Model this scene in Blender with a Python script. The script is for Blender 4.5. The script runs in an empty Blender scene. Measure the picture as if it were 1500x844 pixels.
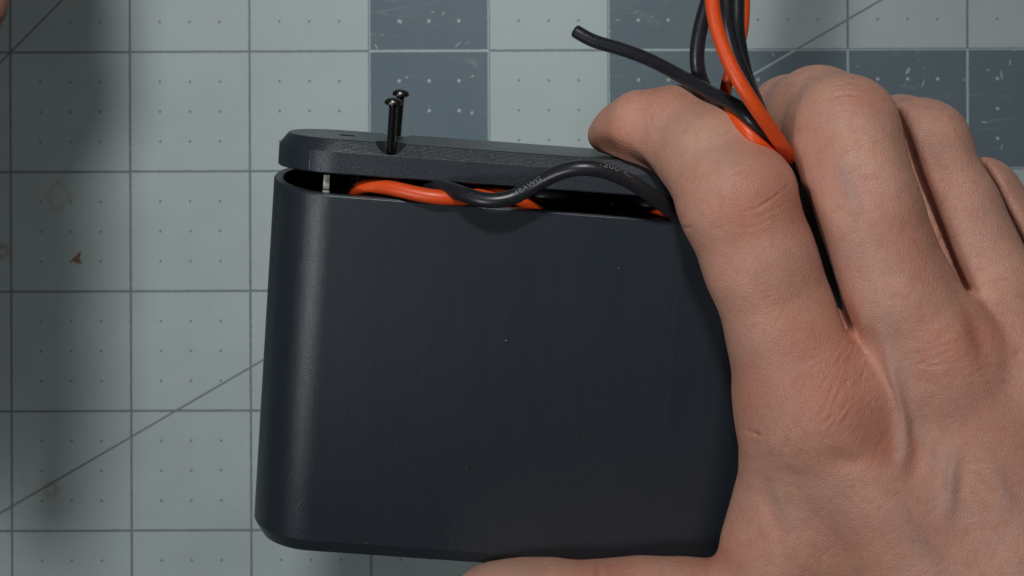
import bpy, bmesh, math, random
import numpy as np
from mathutils import Vector, Matrix

# ------------------------------------------------------------------ camera, light, exposure
sc = bpy.context.scene
COL = sc.collection
F_PX, CAM_H = 3600.0, 521.74          # focal length in pixels of a 1500 px wide picture; camera height over the mat in mm
MM = 0.001

cam_d = bpy.data.cameras.new('camera')
cam = bpy.data.objects.new('camera', cam_d)
COL.objects.link(cam)
cam.location = (0, 0, CAM_H * MM)
cam_d.sensor_width = 36.0
cam_d.lens = 36.0 * F_PX / 1500.0
cam_d.clip_start, cam_d.clip_end = 0.01, 20.0
cam_d.dof.use_dof = True
cam_d.dof.focus_distance = 0.394
cam_d.dof.aperture_fstop = 75.0
sc.camera = cam

world = bpy.data.worlds.new('World')
sc.world = world
world.use_nodes = True
world.node_tree.nodes['Background'].inputs[0].default_value = (1.0, 1.0, 0.95, 1)
world.node_tree.nodes['Background'].inputs[1].default_value = 0.014


def area_lamp(name, loc, target, size, power, col, spread=180):
    d = bpy.data.lights.new(name, 'AREA')
    d.shape = 'DISK'
    d.size = size * MM
    d.energy = power
    d.color = col
    d.spread = math.radians(spread)
    o = bpy.data.objects.new(name, d)
    COL.objects.link(o)
    o.location = Vector(loc) * MM
    o.rotation_euler = (Vector(target) * MM - o.location).to_track_quat('-Z', 'Y').to_euler()
    return o


area_lamp('key_softbox', (-30, 300, 640), (-5, 80, 0), 60, 0.44, (0.98, 0.985, 0.99), 78)
area_lamp('side_softbox', (-330, -260, 600), (38, -28, 140), 130, 0.118, (0.94, 0.97, 1.0), 56)

sc.view_settings.view_transform = 'Standard'
sc.view_settings.look = 'None'
sc.view_settings.exposure = 0.0
sc.view_settings.gamma = 1.0

# ------------------------------------------------------------------ helpers


def P(px, py, h):
    """point that stands h mm over the mat on the sight line of picture position (px, py); in mm"""
    k = (CAM_H - h) / F_PX
    return Vector(((px - 750) * k, -(py - 422) * k, h))


def tag(o, label=None, cat=None, group=None, kind=None):
    if label: o['label'] = label
    if cat: o['category'] = cat
    if group: o['group'] = group
    if kind: o['kind'] = kind
    return o


def link(name, me, mat=None, parent=None):
    o = bpy.data.objects.new(name, me)
    COL.objects.link(o)
    if mat is not None and len(me.materials) == 0:
        me.materials.append(mat)
    if parent: o.parent = parent
    return o


def mesh_from(name, verts, faces, smooth=True, sharp=None):
    me = bpy.data.meshes.new(name)
    me.from_pydata([tuple(v) for v in verts], [], faces)
    me.validate()
    bm = bmesh.new(); bm.from_mesh(me)
    bmesh.ops.recalc_face_normals(bm, faces=bm.faces)
    bm.to_mesh(me); bm.free()
    if smooth:
        me.polygons.foreach_set('use_smooth', [True] * len(me.polygons))
        if sharp: me.set_sharp_from_angle(angle=math.radians(sharp))
    me.update()
    return me


def loft(rings, cap_start=True, cap_end=True):
    v, f = [], []
    n = len(rings[0])
    for r in rings: v += r
    for k in range(len(rings) - 1):
        for i in range(n):
            j = (i + 1) % n
            f.append((k * n + i, k * n + j, (k + 1) * n + j, (k + 1) * n + i))
    if cap_start: f.append(tuple(range(n - 1, -1, -1)))
    if cap_end: f.append(tuple(range((len(rings) - 1) * n, len(rings) * n)))
    return v, f


def spline(pts, step=0.5):
    """Catmull-Rom through pts (Vectors), resampled about every step mm"""
    p = [Vector(q) for q in pts]
    p = [p[0] * 2 - p[1]] + p + [p[-1] * 2 - p[-2]]
    out = []
    for i in range(1, len(p) - 2):
        a, b, c, d = p[i - 1], p[i], p[i + 1], p[i + 2]
        n = max(2, int((c - b).length / step))
        for k in range(n):
            t = k / n
            out.append(0.5 * ((2 * b) + (c - a) * t + (2 * a - 5 * b + 4 * c - d) * t * t + (3 * b - a - 3 * c + d) * t ** 3))
    out.append(p[-2])
    # relax: takes the corners out of hand-set points
    for _ in range(12):
        q = out[:]
        for i in range(1, len(out) - 1):
            q[i] = out[i] * 0.5 + (out[i - 1] + out[i + 1]) * 0.25
        out = q
    return out


def frames(path):
    res = []
    t0 = (path[1] - path[0]).normalized()
    n = t0.orthogonal().normalized()
    for i, q in enumerate(path):
        t = (path[min(i + 1, len(path) - 1)] - path[max(i - 1, 0)]).normalized()
        n = (n - t * n.dot(t)).normalized()
        res.append((q, t, n, t.cross(n)))
    return res


def tube_mesh(name, path, radius, seg=16, hollow=None, roundend=0.15):
    """a cable: radius may be a function of 0..1; ends slightly rounded, hollow gives the bore of a cut end"""
    fr = frames(path)
    rings = []
    N = len(fr)
    rad = radius if callable(radius) else (lambda s: radius)

    def ring(q, n, b, r):
        return [(q + (n * math.cos(2 * math.pi * k / seg) + b * math.sin(2 * math.pi * k / seg)) * r) * MM for k in range(seg)]
    q, t, n, b = fr[0]
    if hollow:
        rings.append(ring(q + t * 0.5, n, b, hollow))
        rings.append(ring(q, n, b, hollow))
    rings.append(ring(q, n, b, rad(0) - roundend))
    for i, (q, t, n, b) in enumerate(fr):
        if i == 0: q = q + t * roundend
        rings.append(ring(q, n, b, rad(i / (N - 1))))
    q, t, n, b = fr[-1]
    rings.append(ring(q + t * roundend, n, b, rad(1) - roundend))
    v, f = loft(rings)
    return mesh_from(name, v, f, True, 60)


def lathe(profile, seg=24):
    rings = [[Vector((r * math.cos(2 * math.pi * k / seg), r * math.sin(2 * math.pi * k / seg), z)) * MM for k in range(seg)] for r, z in profile]
    return loft(rings)


def box_geo(x0, x1, y0, y1, z0, z1, bev=0.0):
    bm = bmesh.new()
    bmesh.ops.create_cube(bm, size=1)
    for v in bm.verts:
        v.co = Vector(((x0 + x1) / 2 + v.co.x * (x1 - x0), (y0 + y1) / 2 + v.co.y * (y1 - y0), (z0 + z1) / 2 + v.co.z * (z1 - z0))) * MM
    if bev:
        bmesh.ops.bevel(bm, geom=bm.edges[:], offset=bev * MM, segments=2, affect='EDGES', profile=0.5)
    return bm


def bm_mesh(name, bm, smooth=True, sharp=35):
    me = bpy.data.meshes.new(name)
    bm.to_mesh(me); bm.free()
    if smooth:
        me.polygons.foreach_set('use_smooth', [True] * len(me.polygons))
        me.set_sharp_from_angle(angle=math.radians(sharp))
    return me


def cut(obj, cutters):
    """subtract cutter meshes from obj and keep the plain result"""
    tmp = []
    for me in cutters:
        c = bpy.data.objects.new('cutter', me)
        COL.objects.link(c)
        c.matrix_world = obj.matrix_world
        m = obj.modifiers.new('cut', 'BOOLEAN')
        m.operation, m.solver, m.object = 'DIFFERENCE', 'EXACT', c
        tmp.append(c)
    bpy.context.view_layer.update()
    dg = bpy.context.evaluated_depsgraph_get()
    me = bpy.data.meshes.new_from_object(obj.evaluated_get(dg))
    obj.modifiers.clear()
    obj.data = me
    for c in tmp: bpy.data.objects.remove(c)
    me.polygons.foreach_set('use_smooth', [True] * len(me.polygons))
    me.set_sharp_from_angle(angle=math.radians(6))


# ------------------------------------------------------------------ node helpers
class NT:
    def __init__(self, name):
        self.m = bpy.data.materials.new(name)
        self.m.use_nodes = True
        self.t = self.m.node_tree
        self.bsdf = self.t.nodes['Principled BSDF']

    def n(self, typ, **kw):
        nd = self.t.nodes.new(typ)
        for k, v in kw.items(): setattr(nd, k, v)
        return nd

    def set(self, sock, v):
        if isinstance(v, (int, float)):
            sock.default_value = v
        elif isinstance(v, (tuple, list)):
            sock.default_value = tuple(v) if len(v) == len(sock.default_value) else tuple(v) + (1,)
        else:
            self.t.links.new(v, sock)

    def math(self, op, a, b=0.0, c=0.0):
        nd = self.n('ShaderNodeMath', operation=op)
        self.set(nd.inputs[0], a); self.set(nd.inputs[1], b); self.set(nd.inputs[2], c)
        return nd.outputs[0]

    def mix(self, f, a, b, blend='MIX'):
        nd = self.n('ShaderNodeMix', data_type='RGBA', blend_type=blend)
        self.set(nd.inputs[0], f); self.set(nd.inputs[6], a); self.set(nd.inputs[7], b)
        return nd.outputs[2]

    def ramp(self, x, a, b, lo=0.0, hi=1.0, smooth=True):
        nd = self.n('ShaderNodeMapRange', interpolation_type='SMOOTHSTEP' if smooth else 'LINEAR')
        for i, v in enumerate((x, a, b, lo, hi)): self.set(nd.inputs[i], v)
        return nd.outputs[0]

    def coords(self, scale=(1000, 1000, 1000), loc=(0, 0, 0)):
        """object coordinates in mm, then stretched"""
        tc = self.n('ShaderNodeTexCoord')
        mp = self.n('ShaderNodeMapping')
        mp.inputs['Scale'].default_value = scale
        mp.inputs['Location'].default_value = loc
        self.t.links.new(tc.outputs['Object'], mp.inputs[0])
        return mp.outputs[0]

    def noise(self, vec, scale=1.0, detail=3.0, rough=0.5):
        nd = self.n('ShaderNodeTexNoise')
        self.set(nd.inputs['Vector'], vec)
        nd.inputs['Scale'].default_value = scale
        nd.inputs['Detail'].default_value = detail
        nd.inputs['Roughness'].default_value = rough
        return nd.outputs[0]

    def voronoi(self, vec, scale=1.0, feature='F1', rnd=1.0):
        nd = self.n('ShaderNodeTexVoronoi', feature=feature)
        self.set(nd.inputs['Vector'], vec)
        nd.inputs['Scale'].default_value = scale
        nd.inputs['Randomness'].default_value = rnd
        return nd

    def bump(self, h, dist_mm, strength=1.0, normal=None):
        nd = self.n('ShaderNodeBump')
        nd.inputs['Distance'].default_value = dist_mm * MM
        nd.inputs['Strength'].default_value = strength
        self.set(nd.inputs['Height'], h)
        if normal is not None: self.set(nd.inputs['Normal'], normal)
        return nd.outputs[0]

    def out(self, **kw):
        for k, v in kw.items():
            self.set(self.bsdf.inputs[k.replace('_', ' ')], v)
        return self.m


# ------------------------------------------------------------------ materials
INCH = 25.4


def mat_vinyl(name, base, mark, dark):
    """printed face of the cutting mat: inch lines, quarter-inch dots, two angle lines; base and print colours per square"""
    t = NT(name)
    tc = t.coords()
    sp = t.n('ShaderNodeSeparateXYZ'); t.t.links.new(tc, sp.inputs[0])
    x, y = sp.outputs[0], sp.outputs[1]
    wob = t.noise(tc, 0.9, 2)
    gx = t.math('DIVIDE', x, INCH); gy = t.math('DIVIDE', y, INCH)
    # distance to nearest inch line, mm
    def dline(g, div):
        k = t.math('MULTIPLY', g, div)
        d = t.math('SUBTRACT', k, t.math('ROUND', k))
        return t.math('MULTIPLY', t.math('ABSOLUTE', d), INCH / div)
    dx, dy = dline(gx, 1), dline(gy, 1)
    dmin = t.math('MINIMUM', dx, dy)
    hw = t.ramp(wob, 0.3, 0.7, 0.18, 0.26)
    lines = t.math('SUBTRACT', 1.0, t.ramp(t.math('SUBTRACT', dmin, hw), -0.05, 0.1))
    worn = t.ramp(t.noise(tc, 2.2, 3, 0.7), 0.30, 0.42, 0.45, 1.0)
    lines = t.math('MULTIPLY', lines, worn)
    # dots
    qx, qy = dline(gx, 4), dline(gy, 4)
    dd = t.math('SQRT', t.math('ADD', t.math('MULTIPLY', qx, qx), t.math('MULTIPLY', qy, qy)))
    dots = t.math('SUBTRACT', 1.0, t.ramp(dd, 0.15 if not dark else 0.26, 0.38 if not dark else 0.46))
    dots = t.math('MULTIPLY', dots, t.ramp(dmin, 2.0, 2.2))
    # angle lines: a*x + b*y + c = 0
    def ang(a, b, c, w):
        d = t.math('ABSOLUTE', t.math('ADD', t.math('ADD', t.math('MULTIPLY', x, a), t.math('MULTIPLY', y, b)), c))
        return t.math('SUBTRACT', 1.0, t.ramp(d, w - 0.06, w + 0.08))
    s30, c30 = math.sin(math.radians(30)), math.cos(math.radians(30))
    q = P(0, 752, 0); q.rotate(Matrix.Rotation(-MAT_ROT, 3, 'Z')); q = q - MAT_ORG
    a30 = t.math('MULTIPLY', ang(-s30, c30, s30 * q.x - c30 * q.y, 0.2), worn)
    s45 = math.sqrt(0.5)
    a45 = ang(-s45, s45, s45 * (0.0), 0.2)
    a45 = t.math('MULTIPLY', a45, t.math('LESS_THAN', x, 40.0))
    prn = t.math('MAXIMUM', t.math('MAXIMUM', lines, dots), t.math('MAXIMUM', a30, a45))
    cloud = t.noise(tc, 0.045, 4, 0.6)
    fine = t.noise(tc, 5.0, 2, 0.6)
    col = t.mix(t.ramp(cloud, 0.3, 0.7), tuple(c * 0.93 for c in base), tuple(c * 1.05 for c in base))
    col = t.mix(t.ramp(fine, 0.35, 0.65, 0.0, 0.10), col, mark)
    # cut marks: hair-thin, long, at a few angles
    for ang_d, sc_, th, amt in ((25, 0.05, 0.018, 0.14), (-52, 0.07, 0.014, 0.15), (82, 0.04, 0.012, 0.12)):
        mp = t.n('ShaderNodeMapping'); mp.vector_type = 'POINT'
        mp.inputs['Rotation'].default_value = (0, 0, math.radians(ang_d))
        mp.inputs['Scale'].default_value = (0.12, 1, 1)
        t.t.links.new(tc, mp.inputs[0])
        v = t.voronoi(mp.outputs[0], sc_ * (3.0 if dark else 1.6), 'DISTANCE_TO_EDGE')
        m = t.math('SUBTRACT', 1.0, t.ramp(v.outputs[0], th * 0.3, th))
        gate = t.ramp(t.noise(tc, 0.11 + sc_, 2), 0.52, 0.64)
        m = t.math('MULTIPLY', t.math('MULTIPLY', m, gate), amt if dark else amt * 0.55)
        col = t.mix(m, col, mark if dark else tuple(c * 0.7 for c in base))
    # nicks and lint specks
    v = t.voronoi(tc, 0.28)
    nick = t.math('SUBTRACT', 1.0, t.ramp(t.math('ADD', v.outputs['Distance'], t.math('MULTIPLY', fine, 0.10)), 0.09, 0.13))
    rs = t.n('ShaderNodeSeparateColor'); t.t.links.new(v.outputs['Color'], rs.inputs[0])
    nick = t.math('MULTIPLY', nick, t.math('GREATER_THAN', rs.outputs[0], 0.72))
    nick = t.math('MULTIPLY', nick, t.ramp(rs.outputs[1], 0.0, 1.0, 0.10, 0.45 if dark else 0.22))
    col = t.mix(nick, col, mark if dark else tuple(c * 0.62 for c in base))
    col = t.mix(t.math('MULTIPLY', prn, 0.9), col, mark)
    if not dark:
        # stains: a diamond ring of old glue and two brown smudges
        def rel(px, py):
            g = P(px, py, 0); g.rotate(Matrix.Rotation(-MAT_ROT, 3, 'Z')); return g - MAT_ORG
        g = rel(85, 288)
        wx = t.math('ADD', t.math('SUBTRACT', x, g.x), t.math('MULTIPLY', t.math('SUBTRACT', t.noise(tc, 0.5, 2), 0.5), 2.2))
        wy = t.math('SUBTRACT', y, g.y)
        dia = t.math('ADD', t.math('MULTIPLY', t.math('ABSOLUTE', wx), 1.05), t.math('MULTIPLY', t.math('ABSOLUTE', wy), 0.95))
        ring = t.math('SUBTRACT', 1.0, t.ramp(t.math('ABSOLUTE', t.math('SUBTRACT', dia, 3.0)), 0.15, 0.9))
        col = t.mix(t.math('MULTIPLY', ring, 0.26), col, (0.22, 0.19, 0.10))
        for (sx, sy, rr, am) in ((74, 718, 2.1, 0.35), (3, 368, 2.0, 0.55), (700, 815, 1.2, 0.2)):
            g = rel(sx, sy)
            ex, ey = t.math('SUBTRACT', x, g.x), t.math('SUBTRACT', y, g.y)
            d = t.math('SQRT', t.math('ADD', t.math('MULTIPLY', ex, ex), t.math('MULTIPLY', ey, ey)))
            d = t.math('ADD', d, t.math('MULTIPLY', t.math('SUBTRACT', t.noise(tc, 0.9, 3), 0.5), 3.0))
            sm = t.math('SUBTRACT', 1.0, t.ramp(t.math('ABSOLUTE', t.math('SUBTRACT', d, rr * 0.55)), 0.1, rr * 0.6))
            col = t.mix(t.math('MULTIPLY', sm, am), col, (0.26, 0.15, 0.07))
    nrm = t.bump(t.noise(tc, 3.5, 4, 0.6), 0.06, 0.5)
    return t.out(Base_Color=col, Roughness=t.ramp(cloud, 0.3, 0.7, 0.50, 0.62), Normal=nrm)


def mat_black_print(name, top=False):
    """matt black printed plastic with fine layer grain"""
    t = NT(name)
    c = t.coords()
    sp = t.n('ShaderNodeSeparateXYZ'); t.t.links.new(c, sp.inputs[0])
    streak = t.noise(t.coords((1600, 22, 1600)), 1.0, 3, 0.6)      # runs up the wall
    layer = t.math('SINE', t.math('MULTIPLY', sp.outputs[1], 2 * math.pi / 0.2))
    grain = t.noise(c, 6.5, 2, 0.7)
    broad = t.noise(t.coords((60, 40, 60)), 1.0, 3)
    col = t.mix(t.ramp(streak, 0.3, 0.7), (0.0172, 0.0240, 0.0320), (0.0205, 0.0283, 0.0374))
    col = t.mix(t.ramp(grain, 0.55, 0.85, 0, 0.30), col, (0.05, 0.056, 0.066))
    h = t.math('ADD', t.math('MULTIPLY', grain, 1.5), t.math('MULTIPLY', streak, 0.35))
    h = t.math('ADD', h, t.math('MULTIPLY', layer, 0.22))
    h = t.math('ADD', h, t.math('MULTIPLY', t.noise(t.coords((14, 3200, 14)), 1.0, 2), 0.25))
    if top:
        # the upward face is coarser, with a lighter grey tone and specks
        geo = t.n('ShaderNodeNewGeometry')
        tc = t.n('ShaderNodeTexCoord')
        sn = t.n('ShaderNodeSeparateXYZ'); t.t.links.new(tc.outputs['Normal'], sn.inputs[0])
        up = t.ramp(sn.outputs[1], 0.80, 0.95)
        sv = t.voronoi(c, 2.4)
        h = t.math('ADD', h, t.math('MULTIPLY', t.math('MULTIPLY', sv.outputs['Distance'], up), 3.4))
        spk = t.ramp(t.noise(c, 4.5, 2, 0.8), 0.55, 0.72)
        col = t.mix(t.math('MULTIPLY', up, t.math('MULTIPLY', spk, 0.7)), col, (0.10, 0.108, 0.105))
        col = t.mix(t.math('MULTIPLY', up, 0.6), col, (0.040, 0.046, 0.046))
    nrm = t.bump(h, 0.035, 0.6)
    return t.out(Base_Color=col, Roughness=t.ramp(broad, 0.3, 0.7, 0.31, 0.36), Normal=nrm, Specular_IOR_Level=0.62,
                 Anisotropic=0.0)


def mat_simple(name, base, rough=0.5, metal=0.0, bump=0.0, scale=3.0, var=0.12, spec=0.5):
    t = NT(name)
    c = t.coords()
    nz = t.noise(c, scale, 3, 0.6)
    col = t.mix(t.ramp(nz, 0.3, 0.7), tuple(k * (1 - var) for k in base), tuple(min(1, k * (1 + var)) for k in base))
    kw = dict(Base_Color=col, Roughness=t.ramp(nz, 0.3, 0.7, rough * 0.9, min(1, rough * 1.1)), Metallic=metal, Specular_IOR_Level=spec)
    if bump: kw['Normal'] = t.bump(nz, bump)
    return t.out(**kw)


def mat_skin(name, detail=True):
    """skin: colour read from the mesh attributes 'flush' (redder), 'pale' (yellower: thin skin, painted ridge highlights) and 'fine' (folds)"""
    t = NT(name)
    c = t.coords()
    blot = t.noise(c, 0.13, 4, 0.62)
    mott = t.noise(c, 0.55, 4, 0.65)
    at = lambda a: t.n('ShaderNodeAttribute', attribute_name=a).outputs['Fac']
    base = (0.375, 0.212, 0.150)
    col = t.mix(t.ramp(blot, 0.32, 0.68), (0.540, 0.292, 0.222), (0.615, 0.326, 0.230))
    col = t.mix(t.ramp(mott, 0.42, 0.75, 0.0, 0.55), col, (0.48, 0.205, 0.140))
    col = t.mix(t.ramp(t.noise(c, 0.9, 3, 0.6), 0.5, 0.8, 0.0, 0.40), col, (0.40, 0.265, 0.215))
    col = t.mix(t.math('MULTIPLY', at('flush'), 0.80), col, (0.47, 0.150, 0.085))
    col = t.mix(t.math('MULTIPLY', at('pale'), 0.55), col, (0.46, 0.32, 0.235))
    col = t.mix(t.math('MULTIPLY', at('vein'), 0.40), col, (0.29, 0.215, 0.20))
    cell = t.voronoi(c, 1.9, 'DISTANCE_TO_EDGE')
    pore = t.math('SUBTRACT', 1.0, t.ramp(cell.outputs[0], 0.0, 0.16))
    fine = t.noise(t.coords((2600, 1500, 2000)), 1.0, 4, 0.7)
    h = t.math('ADD', t.math('MULTIPLY', pore, -0.40), t.math('MULTIPLY', fine, 0.9))
    h = t.math('ADD', h, t.math('MULTIPLY', t.noise(c, 0.8, 3, 0.6), 0.9))
    nrm = t.bump(h, 0.13, 0.7)
    col = t.mix(t.math('MULTIPLY', pore, 0.10), col, (0.30, 0.13, 0.09))
    t.out(Base_Color=col, Roughness=t.ramp(mott, 0.3, 0.7, 0.46, 0.56), Normal=nrm, Specular_IOR_Level=0.42,
          Subsurface_Weight=0.22, Subsurface_Radius=(1.0, 0.36, 0.20), Subsurface_Scale=0.0016)
    return t.m


# the mat's own frame: inch grid turned a hair, its origin on the line crossing at picture (14, 77)
MAT_ROT = math.radians(0.22)
_g = P(15.0, 77.0, 0); _g.rotate(Matrix.Rotation(-MAT_ROT, 3, 'Z'))
MAT_ORG = _g.copy()

M_LIGHT = mat_vinyl('mat_light_vinyl', (0.385, 0.458, 0.450), (0.104, 0.140, 0.160), False)
M_DARK = mat_vinyl('mat_dark_vinyl', (0.070, 0.115, 0.142), (0.38, 0.46, 0.47), True)
M_SCUFF = mat_simple('mat_scuff', (0.34, 0.40, 0.41), 0.7)
M_PRINT = mat_black_print('black_printed_plastic')
M_LIDPRINT = mat_black_print('black_printed_lid', True)
M_ORANGE = mat_simple('orange_silicone', (0.74, 0.080, 0.012), 0.40, 0, 0.01, 2.5, 0.06)
M_BLACKW = mat_simple('black_silicone', (0.016, 0.017, 0.021), 0.36, 0, 0.01, 2.5, 0.2)
M_SLEEVE = mat_simple('heat_shrink', (0.010, 0.010, 0.012), 0.45, 0, 0.02, 2.0, 0.2)
M_INK = mat_simple('wire_print', (0.15, 0.17, 0.175), 0.6, 0, 0, 9.0, 0.7)
M_STEEL = mat_simple('black_oxide_steel', (0.07, 0.062, 0.06), 0.33, 0.9, 0.004, 4.0, 0.2)
M_COPPER = mat_simple('copper_strand', (0.60, 0.36, 0.20), 0.35, 1.0)
M_NICKEL = mat_simple('nickel_tab', (0.46, 0.44, 0.37), 0.45, 0.2, 0.01, 1.0, 0.15)
M_WRAP = mat_simple('black_film_wrap', (0.008, 0.008, 0.010), 0.22, 0, 0.25, 0.5, 0.2)
M_TABLE = mat_simple('table_wood', (0.16, 0.11, 0.07), 0.5, 0, 0.05, 0.08, 0.2)
M_FLAKE = mat_simple('rust_flake', (0.24, 0.10, 0.06), 0.7, 0, 0.1, 1.5, 0.3)
M_DUST = mat_simple('dust', (0.22, 0.23, 0.21), 0.9)
M_SKIN = mat_skin('skin')
M_NAIL = mat_simple('fingernail', (0.48, 0.33, 0.27), 0.38, 0, 0, 0.6, 0.08)

# ------------------------------------------------------------------ table and cutting mat
tb = bm_mesh('table', box_geo(-900, 900, -600, 600, -36, -3.0, 2))
tag(link('table', tb, M_TABLE), kind='structure')

# mat: one sheet with bevelled rim, its top face divided into inch squares that are printed light or dark
COLS, ROWS = (-7, 17), (-14, 6)       # inch columns / rows around the origin crossing (row 0 lies just below it)
dark_cells = {(3, 0), (5, 0), (3, -1), (5, -1), (6, -1), (7, -1), (8, -1)}


def is_dark(c, r):
    # rows run upward here: r = 0 is the row above the origin line, r = -1 the row below it
    return (c, r) in dark_cells or (r == 1 and c in (3, 5)) or (r == -2 and c in (5, 6))


bm = bmesh.new()
grid = {}
for c in range(COLS[0], COLS[1] + 1):
    for r in range(ROWS[0], ROWS[1] + 1):
        grid[c, r] = bm.verts.new((c * INCH * MM, r * INCH * MM, 0))
for c in range(COLS[0], COLS[1]):
    for r in range(ROWS[0], ROWS[1]):
        f = bm.faces.new((grid[c, r], grid[c + 1, r], grid[c + 1, r + 1], grid[c, r + 1]))
        f.material_index = 1 if is_dark(c, r) else 0
x0, x1, y0, y1 = [k * INCH * MM for k in (COLS[0], COLS[1], ROWS[0], ROWS[1])]
edge = [grid[c, ROWS[0]] for c in range(COLS[0], COLS[1])] + [grid[COLS[1], r] for r in range(ROWS[0], ROWS[1])] + \
       [grid[c, ROWS[1]] for c in range(COLS[1], COLS[0], -1)] + [grid[COLS[0], r] for r in range(ROWS[1], ROWS[0], -1)]
prev = edge
for off, z in ((0.4, -0.4), (0.4, -2.9)):
    ring = []
    for v in edge:
        p = v.co.copy()
        p.x += off * MM * ((p.x >= x1 - 1e-6) - (p.x <= x0 + 1e-6)); p.y += off * MM * ((p.y >= y1 - 1e-6) - (p.y <= y0 + 1e-6))
        p.z = z * MM
        ring.append(bm.verts.new(p))
    for i in range(len(edge)):
        j = (i + 1) % len(edge)
        bm.faces.new((prev[j], prev[i], ring[i], ring[j]))
    prev = ring
bm.faces.new(prev[::-1])
bmesh.ops.recalc_face_normals(bm, faces=bm.faces)
me = bpy.data.meshes.new('cutting_mat'); bm.to_mesh(me); bm.free()
me.materials.append(M_LIGHT); me.materials.append(M_DARK)
mat_o = link('cutting_mat', me)
o3 = MAT_ORG.copy(); o3.rotate(Matrix.Rotation(MAT_ROT, 3, 'Z'))
mat_o.location = (o3.x * MM, o3.y * MM, 0)
mat_o.rotation_euler = (0, 0, MAT_ROT)
tag(mat_o, 'grey checkered cutting mat printed with inch lines, dots and angled lines', 'cutting mat')

# scuffs: little lifted curls and nicks on the dark squares (picture position, length, width px, angle)
rnd = random.Random(4)
bm = bmesh.new()
scuffs = [(587, 33, 7, 5, 70), (650, 20, 8, 4, 60), (634, 18, 5, 4, 20), (551, 70, 13, 3, -60), (672, 66, 15, 3, 42), (685, 63, 9, 2, 40), (596, 231 - 118, 5, 4, 0),
          (692, 112, 6, 5, 40), (692, 166, 8, 7, 80), (1329, 104, 13, 7, 60), (1351, 122, 14, 3, 75), (1325, 124, 6, 2, 60), (1352, 99, 6, 2, 40), (1412, 117, 6, 4, 30),
          (1468, 110, 16, 4, -82), (1479, 92, 10, 4, 85), (1442, 178, 13, 4, -18), (1469, 215, 14, 2, 75), (1447, 103, 5, 4, 0), (1322, 142, 5, 3, 30), (1257, 98, 5, 2, 20),
          (905, 30, 5, 4, 20), (930, 18, 12, 2, 35), (955, 25, 9, 2, -30), (893, 46, 6, 3, 10), (1133, 150 - 70, 10, 2.5, -55), (1345, 88, 12, 1.5, -50), (1487, 74, 6, 2, 10), (560, 52, 6, 3, 30)]
for (px, py, ln, wd, an) in scuffs:
    o = P(px, py, 0.06)
    d = Vector((math.cos(math.radians(an)), math.sin(math.radians(an)), 0))
    s = Vector((-d.y, d.x, 0))
    L, W = ln / 6.9 * 0.5, wd / 6.9 * 0.34
    bend = rnd.uniform(-0.25, 0.25) * L
    vs = []
    n = 7
    for k in range(n):
        tt = k / (n - 1) * 2 - 1
        w = W * (1 - abs(tt) ** 1.7) * rnd.uniform(0.65, 1.0) + 0.02
        cpt = o + d * (tt * L) + s * (bend * (1 - tt * tt))
        vs.append((bm.verts.new((cpt + s * w) * MM), bm.verts.new((cpt - s * w) * MM), bm.verts.new((cpt + Vector((0, 0, 0.07))) * MM)))
    for k in range(n - 1):
        a, b = vs[k], vs[k + 1]
        bm.faces.new((a[0], a[2], b[2], b[0])); bm.faces.new((a[2], a[1], b[1], b[2]))
bmesh.ops.recalc_face_normals(bm, faces=bm.faces)
me = bm_mesh('scuff_marks', bm, True, 80)
so = link('scuff_marks', me, M_SCUFF)
so.parent = mat_o
so.matrix_parent_inverse = mat_o.matrix_basis.inverted()
tag(so, kind='stuff')

# rust-brown flake
o = P(113, 378, 0.05)
vs = [(5.5, -10), (2, 2), (6, 9), (-3, 6.5), (-8, 3), (-3, -2)]
top = [Vector((a / 6.9, -b / 6.9, 0.35 + 0.1 * (i % 2))) for i, (a, b) in enumerate(vs)]
bot = [Vector((v.x, v.y, 0.0)) for v in top]
v, f = loft([[q * MM for q in bot], [q * MM for q in top]])
fl = link('debris_flake', mesh_from('debris_flake', v, f, False), M_FLAKE)
fl.location = o * MM
tag(fl, 'tiny rust brown triangular flake lying on the left of the mat', 'debris')

# ------------------------------------------------------------------ case, lid
SH_M = Matrix(((0.99612748, 0.08464978, 0.02375848), (-0.07420184, 0.95436805, -0.28926756), (-0.04716077, 0.28638444, 0.9569534)))
SH_O = Vector((-28.6587, 17.5977, 122.0))
R0, A1, H0, CH, CD = 9.99, 63.0, 59.3, 1.5, 2.5


def frame_empty(M, O):
    m = M.to_4x4()
    m.translation = O * MM
    return m


def stadium(inset, u, r=R0, a1=A1, n=40):
    rr = r - inset
    pts = []
    for k in range(n + 1):
        t = math.pi / 2 + math.pi * k / n
        pts.append(Vector((rr * math.cos(t), u, rr * math.sin(t))) * MM)
    for k in range(n + 1):
        t = -math.pi / 2 + math.pi * k / n
        pts.append(Vector((a1 + rr * math.cos(t), u, rr * math.sin(t))) * MM)
    return pts


WALL = 1.5
rings = [stadium(CH + 0.2, -H0 - CD), stadium(CH, -H0 - CD + 0.1), stadium(0.08, -H0 - 0.1), stadium(0, -H0 + 0.1), stadium(0, -0.25), stadium(0.22, 0),
         stadium(WALL - 0.15, 0), stadium(WALL, -0.15), stadium(WALL, -H0 + 1.5)]
v, f = loft(rings)
case = link('battery_case', mesh_from('battery_case', v, f, True, 28), M_PRINT)
case.matrix_world = frame_empty(SH_M, SH_O)
tag(case, 'open black plastic battery case with rounded ends held in the hand', 'case')


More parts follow.
